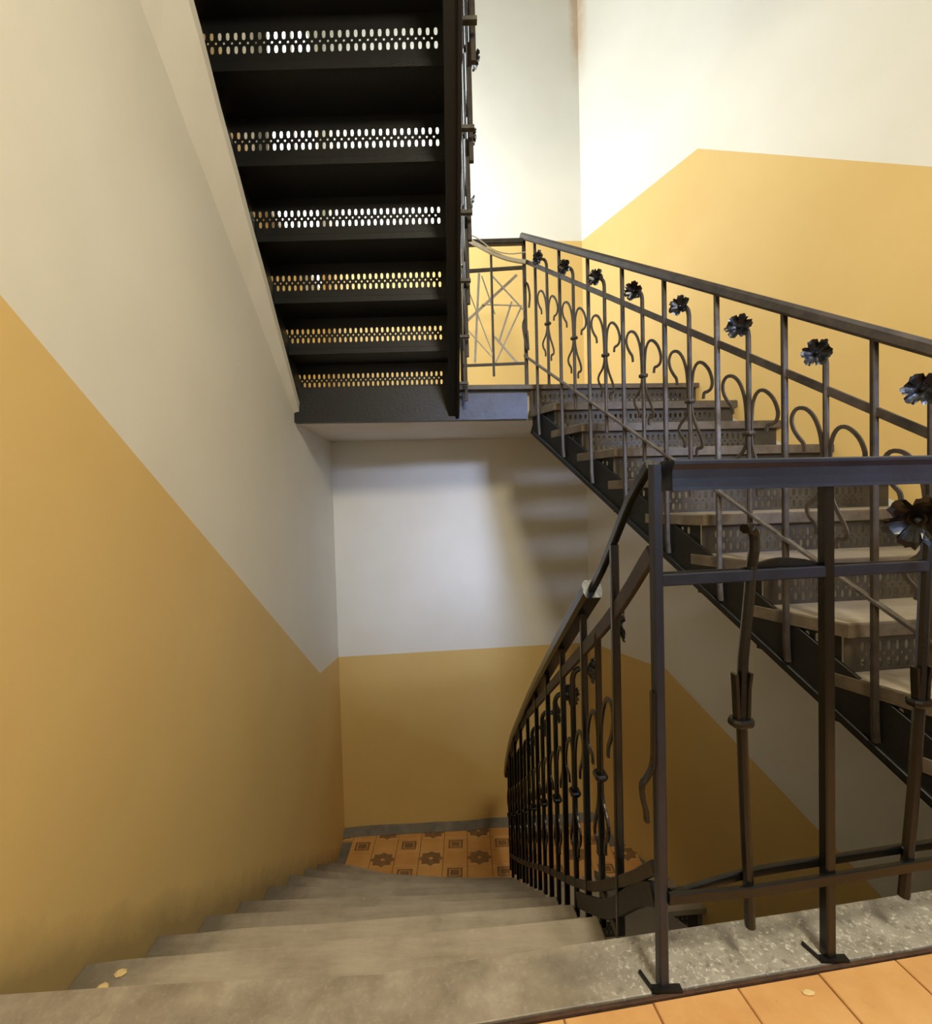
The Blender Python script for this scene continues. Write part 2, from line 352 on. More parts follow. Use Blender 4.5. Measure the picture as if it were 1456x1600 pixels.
# ------------------------------------------------------------------ near landing: floor, tiles, stone edging
fl = struct('floor', MB().prism([(XL(Y0), Y0), (xr0, Y0), (XR(1.28), 1.28), (1.52, 1.08), (1.36, KN(1.36)), (XL(.7), KN(-.96))], -0.2, -0.005), M['grout'], None, 'near landing laid with terracotta tiles')
T = 0.172; ex = Vector((1, 0.131, 0)).normalized(); ey = Vector((-ex.y, ex.x, 0)); o0 = Vector((0.323, KN(0.323) - 0.007, 0))
tl = MB().prism([(0.0016, -T + 0.0016), (T - 0.0016, -T + 0.0016), (T - 0.0016, -0.0016), (0.0016, -0.0016)], -0.022, 0.0, 0.002).mesh('tile', M['terracotta'])
for r in range(5):
    for c in range(-8, 9):
        p = o0 + ex * (T * c) - ey * (T * r)
        if p.x < XL(p.y) + 0.16 or p.x + T > 1.72: continue
        o = inst('tile', tl, fl, p + Vector((0, 0, random.uniform(-0.0015, 0.0015))), atan2(ex.y, ex.x)); o.rotation_euler.x = random.uniform(-.004, .004)
xs = [-0.965, -0.7, -0.45, -0.2, 0.0, 0.2, 0.45, 0.7, 0.95, 1.2, 1.37]
poly = [(x, KN(x) + 0.003) for x in xs] + [(x, KF(x) + random.uniform(-.003, .003)) for x in xs[::-1]]
struct('trim_1', MB().prism(poly, -0.085, 0.004, 0.0015), M['stone'], None, 'worn speckled stone edging along the landing')
struct('trim_6', MB().sweep([(x, KN(x) - .0035, -.002) for x in xs], rect(.007, .009, .001)), M['joint_strip'], None, 'dark brown strip between tiles and stone edging')
fac = [(x, KN(x) + 0.03) for x in xs] + [(x, KF(x) - 0.03) for x in xs[::-1]]
struct('trim_2', MB().prism(fac, -0.22, -0.086), M['black_steel'], None, 'black steel beam under the stone edging')

# lower half landing with patterned cement tiles
nos9 = [(-1.13, 3.56), (-0.95, 3.52), (-0.75, 3.46), (-0.55, 3.40), (-0.3, 3.375), (0.0, 3.37), (0.33, 3.37)]
fd = struct('floor', MB().prism([(XL(3.28), 3.28), (.42, 3.28), (.42, 3.235), (XR(3.31), 3.31), BR, BL], -2.25, Z_DN - 0.02), M['cement'], None, 'lower half landing laid with star patterned tiles')
tw, td = CELL_X / 2, CELL_Y / 2
ct = MB().prism([(0.0015, 0.0015), (tw - 0.0015, 0.0015), (tw - 0.0015, td - 0.0015), (0.0015, td - 0.0015)], -0.022, 0.0, 0.002).mesh('tile', M['cement_tile'])
for i in range(-6, 12):
    for j in range(-5, 5):
        x, y = STAR_X - tw / 2 + i * tw, STAR_Y - td / 2 + j * td
        if x < XL(y) - 0.11 or y + td < 3.40 or y > YB(x) - 0.02 or x + tw > XR(y + td) + 0.06: continue
        inst('tile', ct, fd, (x, y, Z_DN + random.uniform(-.001, .001)))
cove = [(BL[0] + (BR[0] - BL[0]) * k / 14, random.uniform(-.006, .006)) for k in range(15)]
mbc = MB()
for (x0, j0), (x1, j1) in zip(cove, cove[1:]):
    mbc.add([(x0, YB(x0), Z_DN - .02), (x0, YB(x0) - .07 + j0, Z_DN - .02), (x0, YB(x0) - .07 + j0, Z_DN + .004), (x0, YB(x0), Z_DN + .045 + j0),
             (x1, YB(x1), Z_DN - .02), (x1, YB(x1) - .07 + j1, Z_DN - .02), (x1, YB(x1) - .07 + j1, Z_DN + .004), (x1, YB(x1), Z_DN + .045 + j1)],
            [(0, 1, 5, 4), (1, 2, 6, 5), (2, 3, 7, 6), (3, 0, 4, 7)])
struct('trim_7', MB().prism([(.37, 3.20), (XR(3.28), 3.28), (XR(3.60), 3.60), (.37, 3.565)], Z_DN - .035, Z_DN + .006, .004), M['tread'], None, 'grey worn nosing plank along the tiled half landing')
struct('baseboard_back', mbc, M['cement'], None, 'grey cement cove at the foot of the back wall')

# upper half landing: slab, soffit, edge beam, nosing plank
xe0, xe1 = XL(3.18), 1.69
slab = struct('floor', MB().prism([(xe0, YE(xe0) + .06), (xe1, YE(xe1) + .06), BR, BL], Z_SOF, Z_UP - 0.03), M['plaster'], None, 'upper half landing with a white plastered underside')
struct('trim_3', MB().prism([(xe0, YE(xe0)), (0.435, YE(.435)), (0.435, YE(.435) + .058), (xe0, YE(xe0) + .058)], Z_SOF + .004, Z_UP - 0.052, 0.0), M['steel_blue_sheen'], None, 'dark steel beam along the upper landing edge, tinted by reflected blue light')
xn = -.06
struct('trim_4', MB().prism([(xn, YE(xn) - .022), (xe1 + .01, YE(xe1) - .022), (xe1 - .3, YE(xe1) + .5), (xn, YE(xn) + .5)], Z_UP - 0.03, Z_UP, 0.004).top(1), [M['tread_edge_shade'], M['tread_brown']], None, 'wooden nosing plank along the upper landing edge')

# plaster haunch where the upper flight meets the left wall
hm = MB(); ps = []
for k in range(13):
    t = k / 12; y = 3.17 + (0.95 - 3.17) * t; j = random.uniform(-.006, .006)
    zo = 1.474 + (3.17 - y) * 0.69; yi = y + 0.12 * t
    xi = XL(y) + 0.03 + 0.075 * min(1, t * 1.3) + j * .5; zi = 1.476 + (3.17 - yi) * 0.825 + .006
    ps.append([(XL(y) - .01, y, zo + j), (xi, yi, zi), (xi + .004, yi + .01, zi + .05), (XL(y) - .01, yi, zi + .06)])
for a, b in zip(ps, ps[1:]): hm.add(a + b, [(0, 1, 5, 4), (1, 2, 6, 5), (2, 3, 7, 6), (3, 0, 4, 7)])
hm.add(ps[0] + ps[-1], [(0, 1, 2, 3), (4, 5, 6, 7)])
struct('trim_5', hm, M['white'], None, 'white plaster haunch under the upper flight on the left wall')

# ------------------------------------------------------------------ perforated riser sheets
def perf(L, H, zc, x0, x1, mat, name='riser', th=0.002, pitch=0.0326, full=True):
    """sheet x 0..L, z 0..H with two rows of long holes and a row of dots between them, holes only for x0..x1"""
    mb = MB(); n = max(1, int((x1 - x0) / pitch)); x1 = x0 + n * pitch
    ra, dot = 0.040, 0.014
    zb = [zc - dot / 2 - ra, zc - dot / 2, zc + dot / 2, zc + dot / 2 + ra]
    fr = []
    def quad(a, b, c, d): fr.append([(a, c), (b, c), (b, d), (a, d)])
    quad(0, L, 0, zb[0]); quad(0, L, zb[3], H); quad(0, x0, zb[0], zb[3]); quad(x1, L, zb[0], zb[3])
    cells = []
    for i in range(n):
        a = x0 + i * pitch
        cells.append((a, a + pitch, zb[0], zb[1], .0078, .0165)); cells.append((a, a + pitch, zb[2], zb[3], .0078, .0165))
        if i < n - 1: cells.append((a + pitch / 2, a + 1.5 * pitch, zb[1], zb[2], .0045, .0055))
    quad(x0, x0 + pitch / 2, zb[1], zb[2]); quad(x1 - pitch / 2, x1, zb[1], zb[2])
    for q in fr:
        vs = [(x, -th, z) for x, z in q] + [(x, 0, z) for x, z in q]; mb.add(vs, [(0, 1, 2, 3), (7, 6, 5, 4)])
    for a, b, c, d, rx, rz in cells:
        mx, mz = (a + b) / 2, (c + d) / 2
        o = [(b, mz), (b, d), (mx, d), (a, d), (a, mz), (a, c), (mx, c), (b, c)]
        h = [(mx + rx * cos(k * pi / 4) * (1 if k % 2 == 0 else 1.1), mz + rz * sin(k * pi / 4) * (1 if k % 2 == 0 else 1.1)) for k in range(8)]
        vs = [(x, -th, z) for x, z in o + h] + [(x, 0, z) for x, z in o + h]; fs = []
        for k in range(8):
            k2 = (k + 1) % 8
            fs += [(k, k2, 8 + k2, 8 + k), (16 + k2, 16 + k, 24 + k, 24 + k2), (8 + k, 8 + k2, 24 + k2, 24 + k)]
        mb.add(vs, fs)
    return mb.mesh(name, mat)
def put(name, me, parent, a, b, z):
    """stand a sheet from plan point a towards b at height z"""
    return inst(name, me, parent, (a[0], a[1], z), atan2(b[1] - a[1], b[0] - a[0]))

# ------------------------------------------------------------------ left flight down
RL = 2.017 / 10
st = root('staircase', (-0.3, 0.95, 0), 'worn grey staircase descending along the left ochre wall', 'staircase')
lefty = [0.88 + 0.0] + [1.164 + 0.293 * (k - 1) + d for k, d in zip(range(1, 10), (0, 0, 0, 0, .03, .06, .07, .07, .05))]
righty = [0.99] + [1.262 + 0.2655 * (k - 1) for k in range(1, 10)]
XRT = lambda y: 0.365 - 0.037 * (y - 0.88) - 0.02      # right ends of the treads
def nosing(k):
    if k == 0: return [(-0.95, KF(-.95)), (0.38, KF(.38))]
    if k == 9: return [(XL(3.56) - .0, 3.56)] + nos9[1:]
    yl_, yr_ = lefty[k], righty[k]; out = []
    for t in (0, .08, .2, .4, .6, .8, 1):
        y = yr_ + (yl_ - yr_) * ((1 - t) ** (1.0 if k < 5 else 2.2)); out.append(((1 - t) * XL(yl_) + t * XRT(yr_), y + random.uniform(-.004, .004)))
    return out
for k in range(1, 10):
    z = -RL * k; nf = nosing(k); nb = nosing(k - 1)
    back = [(nb[0][0] if k > 1 else XL(.85), nb[0][1] - .045), (nb[-1][0], nb[-1][1] - .045)]
    outline = [(XL(back[0][1]), back[0][1]), (XRT(back[1][1]), back[1][1])] + nf[::-1]
    part('tread', MB().prism(outline, z - 0.04, z, 0.005), M['tread'], st)
for k in range(0, 10):   # riser under nosing k, down to tread k+1
    nf = nosing(k); ztop = -RL * k - (0.04 if k else 0.085); zb = -RL * (k + 1)
    a = (XL(nf[0][1]) + .01, nf[0][1] - .035); b = (XRT(nf[-1][1]), nf[-1][1] - .035)
    if k == 9: a = (XL(3.4) + .01, 3.335); b = (XRT(3.335), 3.335)
    L = hypot(b[0] - a[0], b[1] - a[1])
    put('riser', perf(L, ztop - zb, (ztop - zb) / 2, .08, L - .06, M['riser']), st, a, b, zb)
sg = MB()
sg.sweep([(XRT(y) + .012, y, z - 0.22) for y, z in ((1.0, -0.02), (1.2, -0.15), (2.3, -0.98), (3.3, -1.74))], rect(.02, .2, .003))
part('stringer', sg, M['black_steel'], st)
sc = smooth([(.353, .91, .155), (.352, .955, .12), (.348, 1.03, .045), (.338, 1.17, -.105), (.331, 1.33, -.235), (.328, 1.48, -.35)], 3)
part('stringer_cap', MB().sweep(sc, rect(.014, .042, .002)), M['black_steel'], st)
part('end_plate', MB().prism([(XRT(1.2) + .002, KF(.33) - .03), (.53, KF(.53) - .03), (.51, 1.12), (.43, 1.23), (XRT(1.27) + .002, 1.30)], -.125, -.105, .003), M['riser'], st)

# ------------------------------------------------------------------ right flight up (and the same flight one storey lower)
def right_flight(dz, label):
    st = root('staircase', (1.6, 1.3, dz), label, 'staircase')
    e = Vector((0.44, -1)).normalized()
    RR = Z_UP / 10
    def A(n): y = 3.25 - 0.24 * (n - 1); return Vector((XSTR(y) + .016, y + .007))
    def B(n): return A(n) + e * (0.297 + 0.006 * n)
    def C(n):
        b = B(n); y = b.y + 0.06 + 0.012 * n; return Vector((XR(y), y))
    for n in range(1, 10):
        z = dz + Z_UP - RR * n; a, b, c = A(n), B(n), C(n); nx = 0.30
        cb = Vector((XR(c.y + nx), c.y + nx)); ab = Vector((a.x + .02, a.y + .045))
        if n == 1: ab = Vector((a.x, YE(a.x) + .03)); a = Vector((a.x - .0, YE(a.x) - .0)); cb = Vector((XR(YE(1.66)), YE(1.66) + .03))
        part('tread', MB().prism([tuple(a), tuple(b), tuple(c), tuple(cb), tuple(ab)], z - .046, z, .005).top(1), [M['tread_edge_shade'], M['tread_brown']], st)
    for n in range(0, 10):     # riser n stands on tread n+1 under the nosing of tread n (0: the landing)
        zt = dz + Z_UP - RR * n - .046 if n else dz + Z_UP - .03
        zb = dz + Z_UP - RR * (n + 1)
        if n == 0: b = Vector((.46, YE(.46) + .005)); c = Vector((1.66, YE(1.66) + .005))
        else: b = B(n) - e * .028 + Vector((.02, .004)); c = C(n) + Vector((0, .03)); c.x = XR(c.y)
        L = (c - b).length
        put('riser', perf(L, zt - zb, (zt - zb) * .45, .05, L - .12, M['riser']), st, b, c, zb)
        if n:                  # closing sheet along the string
            a2 = A(n) + e * .02 + Vector((.018, .008)); b2 = B(n) - e * .03 + Vector((.018, .008)); L = (b2 - a2).length
            put('side_panel', perf(L, RR - .046, .07, .07, L - .03, M['riser_dark']), st, a2, b2, zb)
    # string: channel with a bottom flange
    ys = (3.21, 2.6, 2.0, 1.5, 1.17); zs = lambda y: .201 + .70 * (y - 1.551) + dz
    part('stringer', MB().sweep([(XSTR(y) + .030, y - .0, zs(y) + .085) for y in ys], rect(.014, .17, .002)).sweep([(XSTR(y) + .046, y, zs(y) + .010) for y in ys], rect(.07, .020, .003)), M['black_steel'], st)
    return st
right_flight(0, 'brown wooden staircase with perforated risers climbing to the upper half landing')
right_flight(Z_DN - Z_UP, 'dark lower staircase deep in the well below the patterned tile landing')

# ------------------------------------------------------------------ upper flight seen from below
st = root('staircase', (-0.55, 3.1, Z_UP), 'black staircase overhead seen from below with light through its risers', 'staircase')
UR, UN = 0.214, 0.240
XU = lambda y: -0.050 + 0.045 * (1.98 - y)       # inner face of the outer string
for n in range(0, 9):
    y = 3.189 - UN * n; zc = 1.753 + UR * n
    a = (XL(y) - .02, y); b = (XU(y) + .03, y - .0); L = hypot(b[0] - a[0], b[1] - a[1])
    put('riser', perf(L, UR, UR / 2, .024, L - .02, M['riser_dark']), st, a, b, zc - UR / 2)
    zt = zc + UR / 2; y2 = y - UN - .0
    part('tread', MB().prism([(XL(y2), y2 - .004), (XU(y2) + .03, y2 - .004), (XU(y) + .03, y + .035), (XL(y), y + .035)], zt - .005, zt + .03, .004), M['black_steel'], st)
    for xa in (XL(y) + .06, XU(y) - .02):   # small angle bracket under each tread
        pass
zq = lambda y: 1.475 + .89 * (3.19 - y)
ysq = (3.20, 2.6, 2.0, 1.4, 1.1)
part('stringer', MB().sweep([(XU(y) + .068, y, zq(y) + .115) for y in ysq], rect(.016, .22, .002)).sweep([(XU(y) + .041, y, zq(y) + .012) for y in ysq], rect(.07, .018, .003)), M['black_steel'], st)
part('wall_stringer', MB().sweep([(XL(y) + .02, y, zq(y) + .14) for y in ysq], rect(.02, .18, .002)), M['black_steel'], st)
part('bottom_plate', MB().prism([(XL(3.17), YE(-1.1) - .012), (XU(3.17) + .05, YE(-.1) - .012), (XU(3.17) + .05, YE(-.1) - .002), (XL(3.17), YE(-1.1) - .002)], Z_SOF, Z_UP - .004), M['black_steel'], st)

# ------------------------------------------------------------------ ironwork
def flower_mesh():
    """ragged six-petalled iron poppy, axis +Y, cup opening outwards"""
    rg = random.Random(3); nA = 48; mb = MB(); rings = [(.004, .000), (.014, .003), (.027, .011), (.040, .020), (.050, .023)]
    jit = [rg.uniform(-.10, .10) for _ in range(nA)]
    def pt(i, k, o):
        a = 2 * pi * i / nA; pet = abs(sin(3 * a)) ** .45; r, y = rings[k]
        f = max(0.0, (k - 1) / 3); rr = r * (1 - .26 * f * (1 - pet) + f * f * jit[i])
        return (rr * cos(a), y + .0035 * f * sin(6 * a + 1.0) + f * jit[i] * .03 + o, rr * sin(a))
    n = len(rings); vs = [pt(i, k, 0) for k in range(n) for i in range(nA)] + [pt(i, k, -.0028) for k in range(n) for i in range(nA)]; fs = []
    for k in range(n - 1):
        for i in range(nA):
            j = (i + 1) % nA; fs.append((k * nA + i, k * nA + j, (k + 1) * nA + j, (k + 1) * nA + i)); q = n * nA
            fs.append((q + k * nA + j, q + k * nA + i, q + (k + 1) * nA + i, q + (k + 1) * nA + j))
    for i in range(nA):
        j = (i + 1) % nA; fs.append(((n - 1) * nA + i, (n - 1) * nA + j, (2 * n - 1) * nA + j, (2 * n - 1) * nA + i))
    mb.add(vs, fs)
    mb.sweep([(0, -.014, 0), (0, -.004, 0), (0, .006, 0), (0, .013, 0), (0, .017, 0)], rnd(.010, 8), (0, 0, 1), [.8, 1.1, .8, .7, .25])
    return mb
FLOWER = {}
def flower(mat):
    if mat.name not in FLOWER: FLOWER[mat.name] = flower_mesh().mesh('flower', mat)
    return FLOWER[mat.name]
ARCH = [(.009, 0), (.011, .07), (.018, .13), (.036, .172), (.062, .187), (.092, .172), (.108, .135), (.103, .10), (.085, .078), (.070, .066), (.066, .040)]
SPLAY = [(.008, 0), (.010, -.035), (.024, -.08), (.048, -.118), (.060, -.148), (.052, -.17), (.036, -.18), (.030, -.20), (.033, -.215)]
class Motif:
    """shared meshes of a flower stem in the local frame of a railing: X along the rail (downhill), Y to the well, Z up, sheared by slope k"""
    def __init__(self, k, mat, h_bot=-.105, h_top=.69, collar=.30, arches=True, splay=True, bend=(0, .05)):
        self.k, self.mat, self.bend, self.h_top, self.collar = k, mat, bend, h_top, collar
        sh = lambda s, h, n=0.0: (s, n, h - k * s)
        bx, by = bend
        path = [(0, 0, h_bot), (0, 0, collar), (0, 0, h_top - .05)] + smooth([(0, 0, h_top - .03), (bx * .12, by * .12, h_top - .008), (bx * .45, by * .45, h_top + .004), (bx * .85, by * .85, h_top)], 3)
        self.stem = MB().sweep(path, rnd(.0092, 8), (0, 1, 0.02)).mesh('baluster', mat)
        self.collar_me = MB().sweep([(0, 0, collar - .008), (0, 0, collar - .003), (0, 0, collar + .003), (0, 0, collar + .008)], rect(.042, .034, .008), (0, 1, 0), [.85, 1, 1, .85]).mesh('collar', mat)
        self.scrolls = []
        for on, shape in ((arches, ARCH), (splay, SPLAY)):
            if not on: continue
            for sgn in (-1, 1):
                pts = smooth([sh(sgn * s, collar + h) for s, h in shape], 3)
                self.scrolls.append(MB().sweep(pts, rect(.013, .0065, .0015), (0, 1, 0)).mesh('scroll', mat))
    def place(self, parent, loc, rz, with_flower=True, tilt=(0, 0), stem_only=False):
        b = inst('baluster', self.stem, parent, loc, rz)
        if not stem_only:
            inst('collar', self.collar_me, b, (0, 0, 0), 0, False)
            for m in self.scrolls: inst('scroll', m, b, (0, 0, 0), 0, False)
        if with_flower:
            f = inst('flower', flower(M['iron']), b, (self.bend[0] * 1.0, self.bend[1] * 1.0, self.h_top + tilt[1] * .0), 0, False)
            f.rotation_euler = (tilt[0], random.uniform(0, 6.28), tilt[1]); f.scale = [random.uniform(.8, .92)] * 3
        return b
def vbar(x, y, z0, z1, w=.022, ref=(0, 1, 0), c=.003): return MB().sweep([(x, y, z0), (x, y, z1)], rect(w, w, c), ref)

# --- railing along the right flight
k_r = .655; dirx, diry = 0.4027, -0.9153; RZ = atan2(diry, dirx)        # downhill; local +Y = rot90 of X = (.9153,.4027) -> the well is local -Y
hz = lambda y: 1.319 + .711 * (y - 1.307); mz = lambda y: 1.084 + .749 * (y - 1.306); bz = lambda y: .529 + .714 * (y - 1.326)
rr = root('railing', (XSTR(3.2), 3.2, Z_UP), 'brown iron flower railing along the right ascending staircase', 'railing')
RX = lambda y: 1.86 - .44 * y
MR = Motif(k_r, M['iron_dusty'], bend=(0, -.05))
rail_prof = [(-.021, -.020), (.021, -.020), (.024, -.012), (.024, .010), (.016, .021), (-.016, .021), (-.024, .010), (-.024, -.012)]
yy = [3.245, 2.6, 1.9, 1.45, 1.15]
part('handrail', MB().sweep([(RX(y), y, hz(y)) for y in yy], rail_prof), M['iron_dusty'], rr)
part('rail', MB().sweep([(RX(y), y, mz(y)) for y in yy], rect(.012, .026, .002)), M['iron_dusty'], rr)
part('rail', MB().sweep([(RX(y) - .004, y, bz(y)) for y in yy], rect(.022, .012, .002)), M['iron_worn'], rr)
for i in range(17):
    y = 3.115 - .1205 * i; x = RX(y)
    if i % 2 == 0:
        zb = .201 + .70 * (y - 1.551) + .05
        path = [(x, y, hz(y) - .015), (x, y, zb + .16), (x + .001, y, zb + .06), (x + .006, y + .002, zb + .0)]
        part('post', MB().sweep(path, rect(.018, .018, .003), (0, 1, 0)), M['iron_worn'] if i in (10,) else M['iron_dusty'], rr)
    else:
        MR.place(rr, (x, y, bz(y)), RZ, True, (random.uniform(-.3, .3), pi + random.uniform(.1, .75)))
part('corner_post', vbar(RX(3.238), 3.236, Z_UP - .02, 2.68, .024), M['iron_dusty'], rr)

# --- guard on the upper half landing
gl = root('railing', (0.2, 3.2, Z_UP), 'short iron landing guard with crossed grey steel strips', 'railing')
gy = lambda x: 3.19 + .0717 * x
part('handrail', MB().sweep([(.02, gy(.02), 2.632), (.425, gy(.425), 2.648)], rect(.045, .036, .006)), M['iron_dusty'], gl)
part('rail', MB().sweep([(.0, gy(0), 2.447), (.425, gy(.425), 2.478)], rect(.012, .024, .002)), M['iron_dusty'], gl)
part('rail', MB().sweep([(.0, gy(0), 1.828), (.425, gy(.425), 1.842)], rect(.012, .018, .002)), M['iron_dusty'], gl)
part('post', vbar(.0, gy(0), Z_UP - .005, 2.62), M['iron_dusty'], gl)
part('post', vbar(.212, gy(.212), 1.757, 2.56, .016), M['iron_dusty'], gl)
PXS = [((752, 427), (742, 567), .016), ((727, 505), (811, 428), .018), ((771, 430), (820, 485), .011), ((816, 480), (773, 570), .011), ((730, 440), (771, 557), .008),
       ((756, 430), (775, 490), .009), ((727, 510), (768, 558), .007), ((773, 525), (808, 567), .014), ((755, 476), (818, 478), .009), ((802, 470), (780, 535), .013)]
def px2x(p):   # the strips lie in the plane of the guard; drawn from measured ends (m)
    return ((p[0] - 722) / 98 * .423, 2.462 - (p[1] - 421) / 149 * .627)
for i, (a, b, wd) in enumerate(PXS):
    (xa, za), (xb, zb) = px2x(a), px2x(b); o = (.006 if i % 2 else -.006)
    part('strip', MB().sweep([(xa, gy(xa) + o, za), (xb, gy(xb) + o, zb)], rect(.003, wd), (0, 1, 0)) if False else MB().sweep([(xa, gy(xa) + o, za), (xb, gy(xb) + o, zb)], rect(wd, .003), (0, 1, 0)), M['strip'], gl)
for pts in ([(.435, 3.20, 2.37), (.45, 3.19, 2.35), (.462, 3.19, 2.28), (.455, 3.19, 2.20)], [(.425, 3.2, 2.13), (.412, 3.19, 2.08), (.425, 3.19, 1.98), (.445, 3.19, 1.92), (.44, 3.19, 2.05)]):
    part('scroll', MB().sweep(smooth(pts, 3), rect(.013, .0065), (0, 1, 0)), M['iron_dusty'], gl)
cb = MB().sweep(smooth([(.03, gy(.03) - .03, 2.658), (.13, gy(.13) - .035, 2.60), (.24, gy(.24) - .035, 2.545), (.34, gy(.34) - .03, 2.515), (.44, gy(.44) - .02, 2.505)], 4), rect(.016, .026, .002))
o = part('cable', cb, M['cable']); o['label'] = 'pale flat strap hanging in a curve along the landing guard'; o['category'] = 'cable'
cb = MB().sweep(smooth([(.04, gy(.04) - .05, 2.672), (.12, gy(.12) - .055, 2.64), (.22, gy(.22) - .06, 2.565), (.33, gy(.33) - .055, 2.54), (.44, gy(.44) - .04, 2.56)], 4), rnd(.004, 6))
o = part('cable', cb, M['cable'], None, True); o['label'] = 'thin pale wire sagging above the flat strap on the landing guard'; o['category'] = 'cable'

# --- railing of the upper flight, seen almost edge on
ur = root('railing', (0.0, 3.1, Z_UP), 'black iron railing of the overhead staircase seen edge on', 'railing')
UX = lambda y: .020 + .045 * (3.15 - y); us = .89
UM = Motif(us, M['iron'], bend=(0, -.045))
ub = lambda y: 1.475 + .89 * (3.19 - y) + .42
ux0, uy0, ux1, uy1 = UX(3.16), 3.16, UX(1.05), 1.05
for dz_, pr in ((.66 + .12, rail_prof), (.60, rect(.012, .026, .002)), (0, rect(.022, .012, .002))):
    part('handrail' if dz_ > .7 else 'rail', MB().sweep([(ux0, uy0, ub(uy0) + dz_), (ux1, uy1, ub(uy1) + dz_)], pr), M['iron'], ur)
for i in range(17):
    y = 3.10 - .12 * i; x = UX(y)
    if i % 2 == 0: part('post', vbar(x, y, ub(y) - .40, ub(y) + .77, .021), M['iron_dusty'], ur)
    else: UM.place(ur, (x, y, ub(y)), atan2(1, -.045), True, (random.uniform(-.3, .3), pi + random.uniform(-.6, .6)))
for i in range(9):
    y = 3.04 - .24 * i
    part('bracket', MB().box((XU(y) + .07, y - .012, zq(y) + .06), (UX(y) + .012, y + .012, zq(y) + .075)), M['iron_worn'], ur)

# --- railing down the left flight
lr = root('railing', (0.34, 1.0, 0), 'black iron railing descending steeply along the left staircase', 'railing')
LX = lambda y: .3846 - .037 * y
def at(y, tab):
    for (a, za), (b, zb) in zip(tab, tab[1:]):
        if y <= b: return za + (zb - za) * (y - a) / (b - a)
    return tab[-1][1]
HR = [(.90, 1.0), (1.0, .934), (1.1, .842), (1.197, .755), (1.281, .69), (1.532, .515), (1.843, .295), (2.279, -.022), (2.667, -.325), (3.034, -.62), (3.272, -.86), (3.42, -1.03), (3.47, -1.12)]
MRL = [(.90, .83), (.939, .80), (1.087, .682), (1.29, .547), (1.634, .33), (2.144, .0), (2.67, -.349), (3.05, -.65), (3.4, -1.0)]
BRL = [(.905, .215), (.95, .17), (1.036, .084), (1.304, -.159), (1.559, -.355), (1.811, -.535), (2.079, -.726), (2.553, -1.08), (3.024, -1.42), (3.4, -1.68)]
tab3 = lambda tab: [(LX(y), y, z) for y, z in tab]
part('rail', MB().sweep(smooth(tab3(HR[:5]), 2), rect(.016, .022, .003)), M['iron'], lr)
part('handrail', MB().sweep(smooth(tab3(HR[4:]), 3), [(-.02, -.026), (.02, -.026), (.026, -.012), (.026, .012), (.018, .026), (-.018, .026), (-.026, .012), (-.026, -.012)]), M['iron'], lr)
part('rail', MB().sweep(smooth(tab3(MRL), 2), rect(.012, .036, .002)), M['iron_dusty'], lr)
part('rail', MB().sweep(smooth(tab3(BRL), 3), rect(.014, .024, .002)), M['iron_dusty'], lr)
ML = Motif(.70, M['iron'], h_bot=-.11, h_top=.70, collar=.30, bend=(0, -.05))
y = 1.105; i = 0
while y < 3.44:
    x = LX(y)
    if i % 2 == 0: part('post', vbar(x, y, at(y, BRL) - .19, at(y, HR) - .01, .0185), M['iron'], lr)
    else: ML.place(lr, (x, y, at(y, BRL)), atan2(1, -.037), True, (random.uniform(-.3, .3), pi + random.uniform(-.5, .5)))
    y += .135; i += 1

# --- guard along the near landing
ng = root('railing', (0.352, 0.8803, 0), 'black iron guard along the near landing edge beside the terracotta tiles', 'railing')
GY = lambda x: .8317 + .138 * x
ga = Vector((1, .138, 0)).normalized()
GP = lambda x, z, o=0.0: (x - ga.y * o, GY(x) + ga.x * o, z)    # o > 0: away from the camera
part('corner_post', MB().sweep([GP(.352, 0.0), GP(.352, .998)], rect(.0195, .0195, .003), (ga.x, ga.y, 0)), M['iron_blue_sheen'], ng)
hp = [(.0185, -.028), (.0175, -.022), (.017, -.006), (.018, .010), (.025, .020), (.025, .025), (.021, .028), (-.021, .028), (-.025, .025), (-.025, .020), (-.018, .010), (-.017, -.006), (-.0175, -.022), (-.0185, -.028)]
part('handrail', MB().sweep([GP(.376, .977), GP(1.355, .978)], hp), M['iron_blue_sheen'], ng)
part('rail', MB().sweep([GP(x, .783, -.004) for x in (.36, .60, .8, 1.355)], rect(.010, .022, .002)), M['iron_blue_sheen'], ng)
part('rail', MB().sweep(smooth([GP(.36, .786, .010), GP(.52, .786, .010), GP(.56, .793, .012), GP(.615, .802, .016), GP(.67, .797, .012), GP(.72, .787, .010), GP(.95, .785, .010), GP(1.355, .785, .010)], 3), rect(.008, .020, .002)), M['iron'], ng)
part('rail', MB().sweep([GP(x, z, -.012) for x, z in ((.36, .182), (.53, .172), (.72, .172), (1.355, .176))], rect(.010, .022, .002)), M['iron'], ng)
part('rail', MB().sweep(smooth([GP(.365, .184, -.004), GP(.40, .176, .004), GP(.53, .184, .014), GP(.72, .188, .014), GP(1.355, .19, .014)], 3), rect(.010, .018, .002)), M['iron'], ng)
for x in (.706, 1.06, 1.345):
    part('post', MB().sweep([GP(x, 0.0), GP(x, .955)], rect(.0215, .0215, .003), (ga.x, ga.y, 0)), M['iron'], ng)
for x in (.352, .706, 1.06):
    part('foot_plate', MB().box((x - .026, GY(x) - .016, .003), (x + .032, GY(x) - .002, .008)).sweep([(x - .024, GY(x) - .012, .008), (x - .036, GY(x) + .022, .009)], rect(.005, .006)), M['black_steel'], ng)
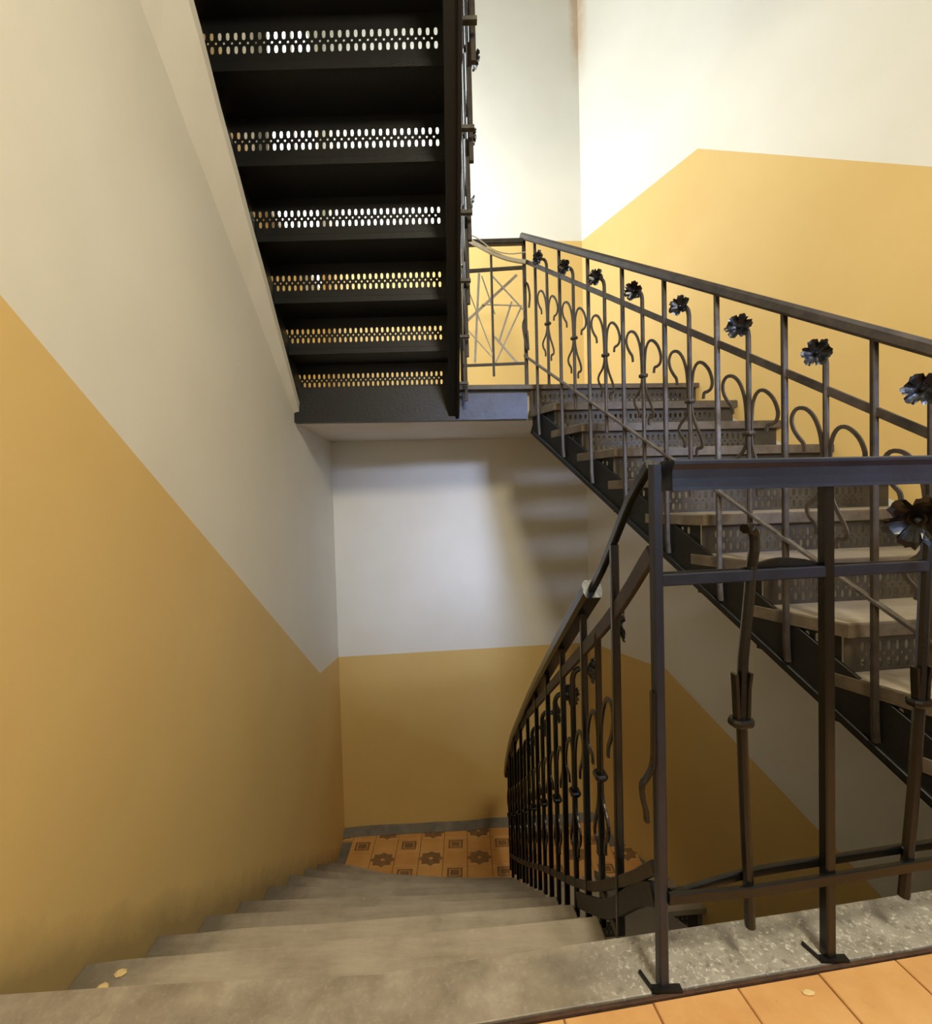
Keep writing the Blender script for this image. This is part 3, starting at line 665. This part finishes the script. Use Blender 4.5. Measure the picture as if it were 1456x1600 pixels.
# bent stem that has lost its flower
gs = MB().sweep([GP(.536, .09, 0), GP(.528, .30, 0), GP(.522, .50, 0), GP(.526, .62, 0), GP(.540, .74, 0), GP(.546, .80, 0)] + smooth([GP(.548, .83, -.004), GP(.546, .862, -.006), GP(.534, .875, -.012), GP(.518, .874, -.018)], 3), rnd(.0098, 8), (ga.x, ga.y, 0))
b = part('baluster', gs, M['iron'], ng); b['label'] = 'stem that has lost its flower'
def sleeve(x, par, z0, z1):
    for s in (-1, 1):
        part('scroll', MB().sweep([GP(x + s * .010, z0, -.002), GP(x + s * .0125, z1 - .03, -.002), GP(x + s * .0155, z1, -.004)], rect(.016, .007, .001), (ga.x, ga.y, 0)), M['iron'], par)
    part('collar', MB().sweep([GP(x, z0 - .006), GP(x, z0 - .002), GP(x, z0 + .004), GP(x, z0 + .009)], rect(.034, .044, .008), (ga.x, ga.y, 0), [.88, 1, 1, .88]), M['iron'], par)
sleeve(.521, b, .498, .596)
gs = MB().sweep([GP(.882, .10), GP(.905, .32), GP(.918, .50), GP(.924, .60), GP(.932, .76)] + smooth([GP(.937, .83), GP(.938, .872, -.002), GP(.926, .893, -.008), GP(.905, .893, -.016)], 3), rnd(.0105, 8), (ga.x, ga.y, 0))
b = part('baluster', gs, M['iron'], ng); sleeve(.919, b, .502, .578)
f = inst('flower', flower(M['iron']), b, (0, 0, 0), 0, False); f.location = Vector(GP(.875, .882, -.03)) - Vector(ng.location) - Vector(b.location); f.rotation_euler = (radians(200), .3, radians(-35)); f.scale = (1.05,) * 3
# strips of the corner post motif: a leaf on its left side, cut short above
lf = smooth([GP(.349 - .010, .575, -.004), GP(.339, .50, -.004), GP(.337, .44, -.004), GP(.326, .415, -.004), GP(.315, .40, -.004), GP(.316, .375, -.004), GP(.322, .35, -.004), GP(.323, .33, -.004)], 3)
part('scroll', MB().sweep(lf, rect(.008, .014, .002), (0, 1, 0)), M['iron'], ng)

# ------------------------------------------------------------------ crumbs on the steps
def chip(name, loc, r, label, squash=.6, long=1.3):
    rg = random.Random(int(loc[0] * 1000)); mb = MB(); vs = []; n = 7
    for lev, k in ((0, .75), (.5, 1), (1, .55)):
        vs += [(loc[0] + r * long * k * cos(2 * pi * i / n) * rg.uniform(.8, 1.1), loc[1] + r * k * sin(2 * pi * i / n) * rg.uniform(.8, 1.1), loc[2] + lev * r * squash) for i in range(n)]
    fs = [tuple(reversed(range(n))), tuple(range(2 * n, 3 * n))] + [(k * n + i, k * n + (i + 1) % n, (k + 1) * n + (i + 1) % n, (k + 1) * n + i) for k in range(2) for i in range(n)]
    o = part(name, mb.add(vs, fs), M['chip']); o['label'] = label; o['category'] = 'chip'
chip('plaster_chip', (-.880, 1.132, -RL), .012, 'yellow plaster chip on the first step, farther from the edging')
chip('plaster_chip', (-.897, 1.098, -RL), .012, 'yellow plaster chip on the first step, close to the stone edging')
chip('straw_scrap', (.617, .862, 0), .007, 'small pale scrap lying on the terracotta tiles', .5, 1.8)
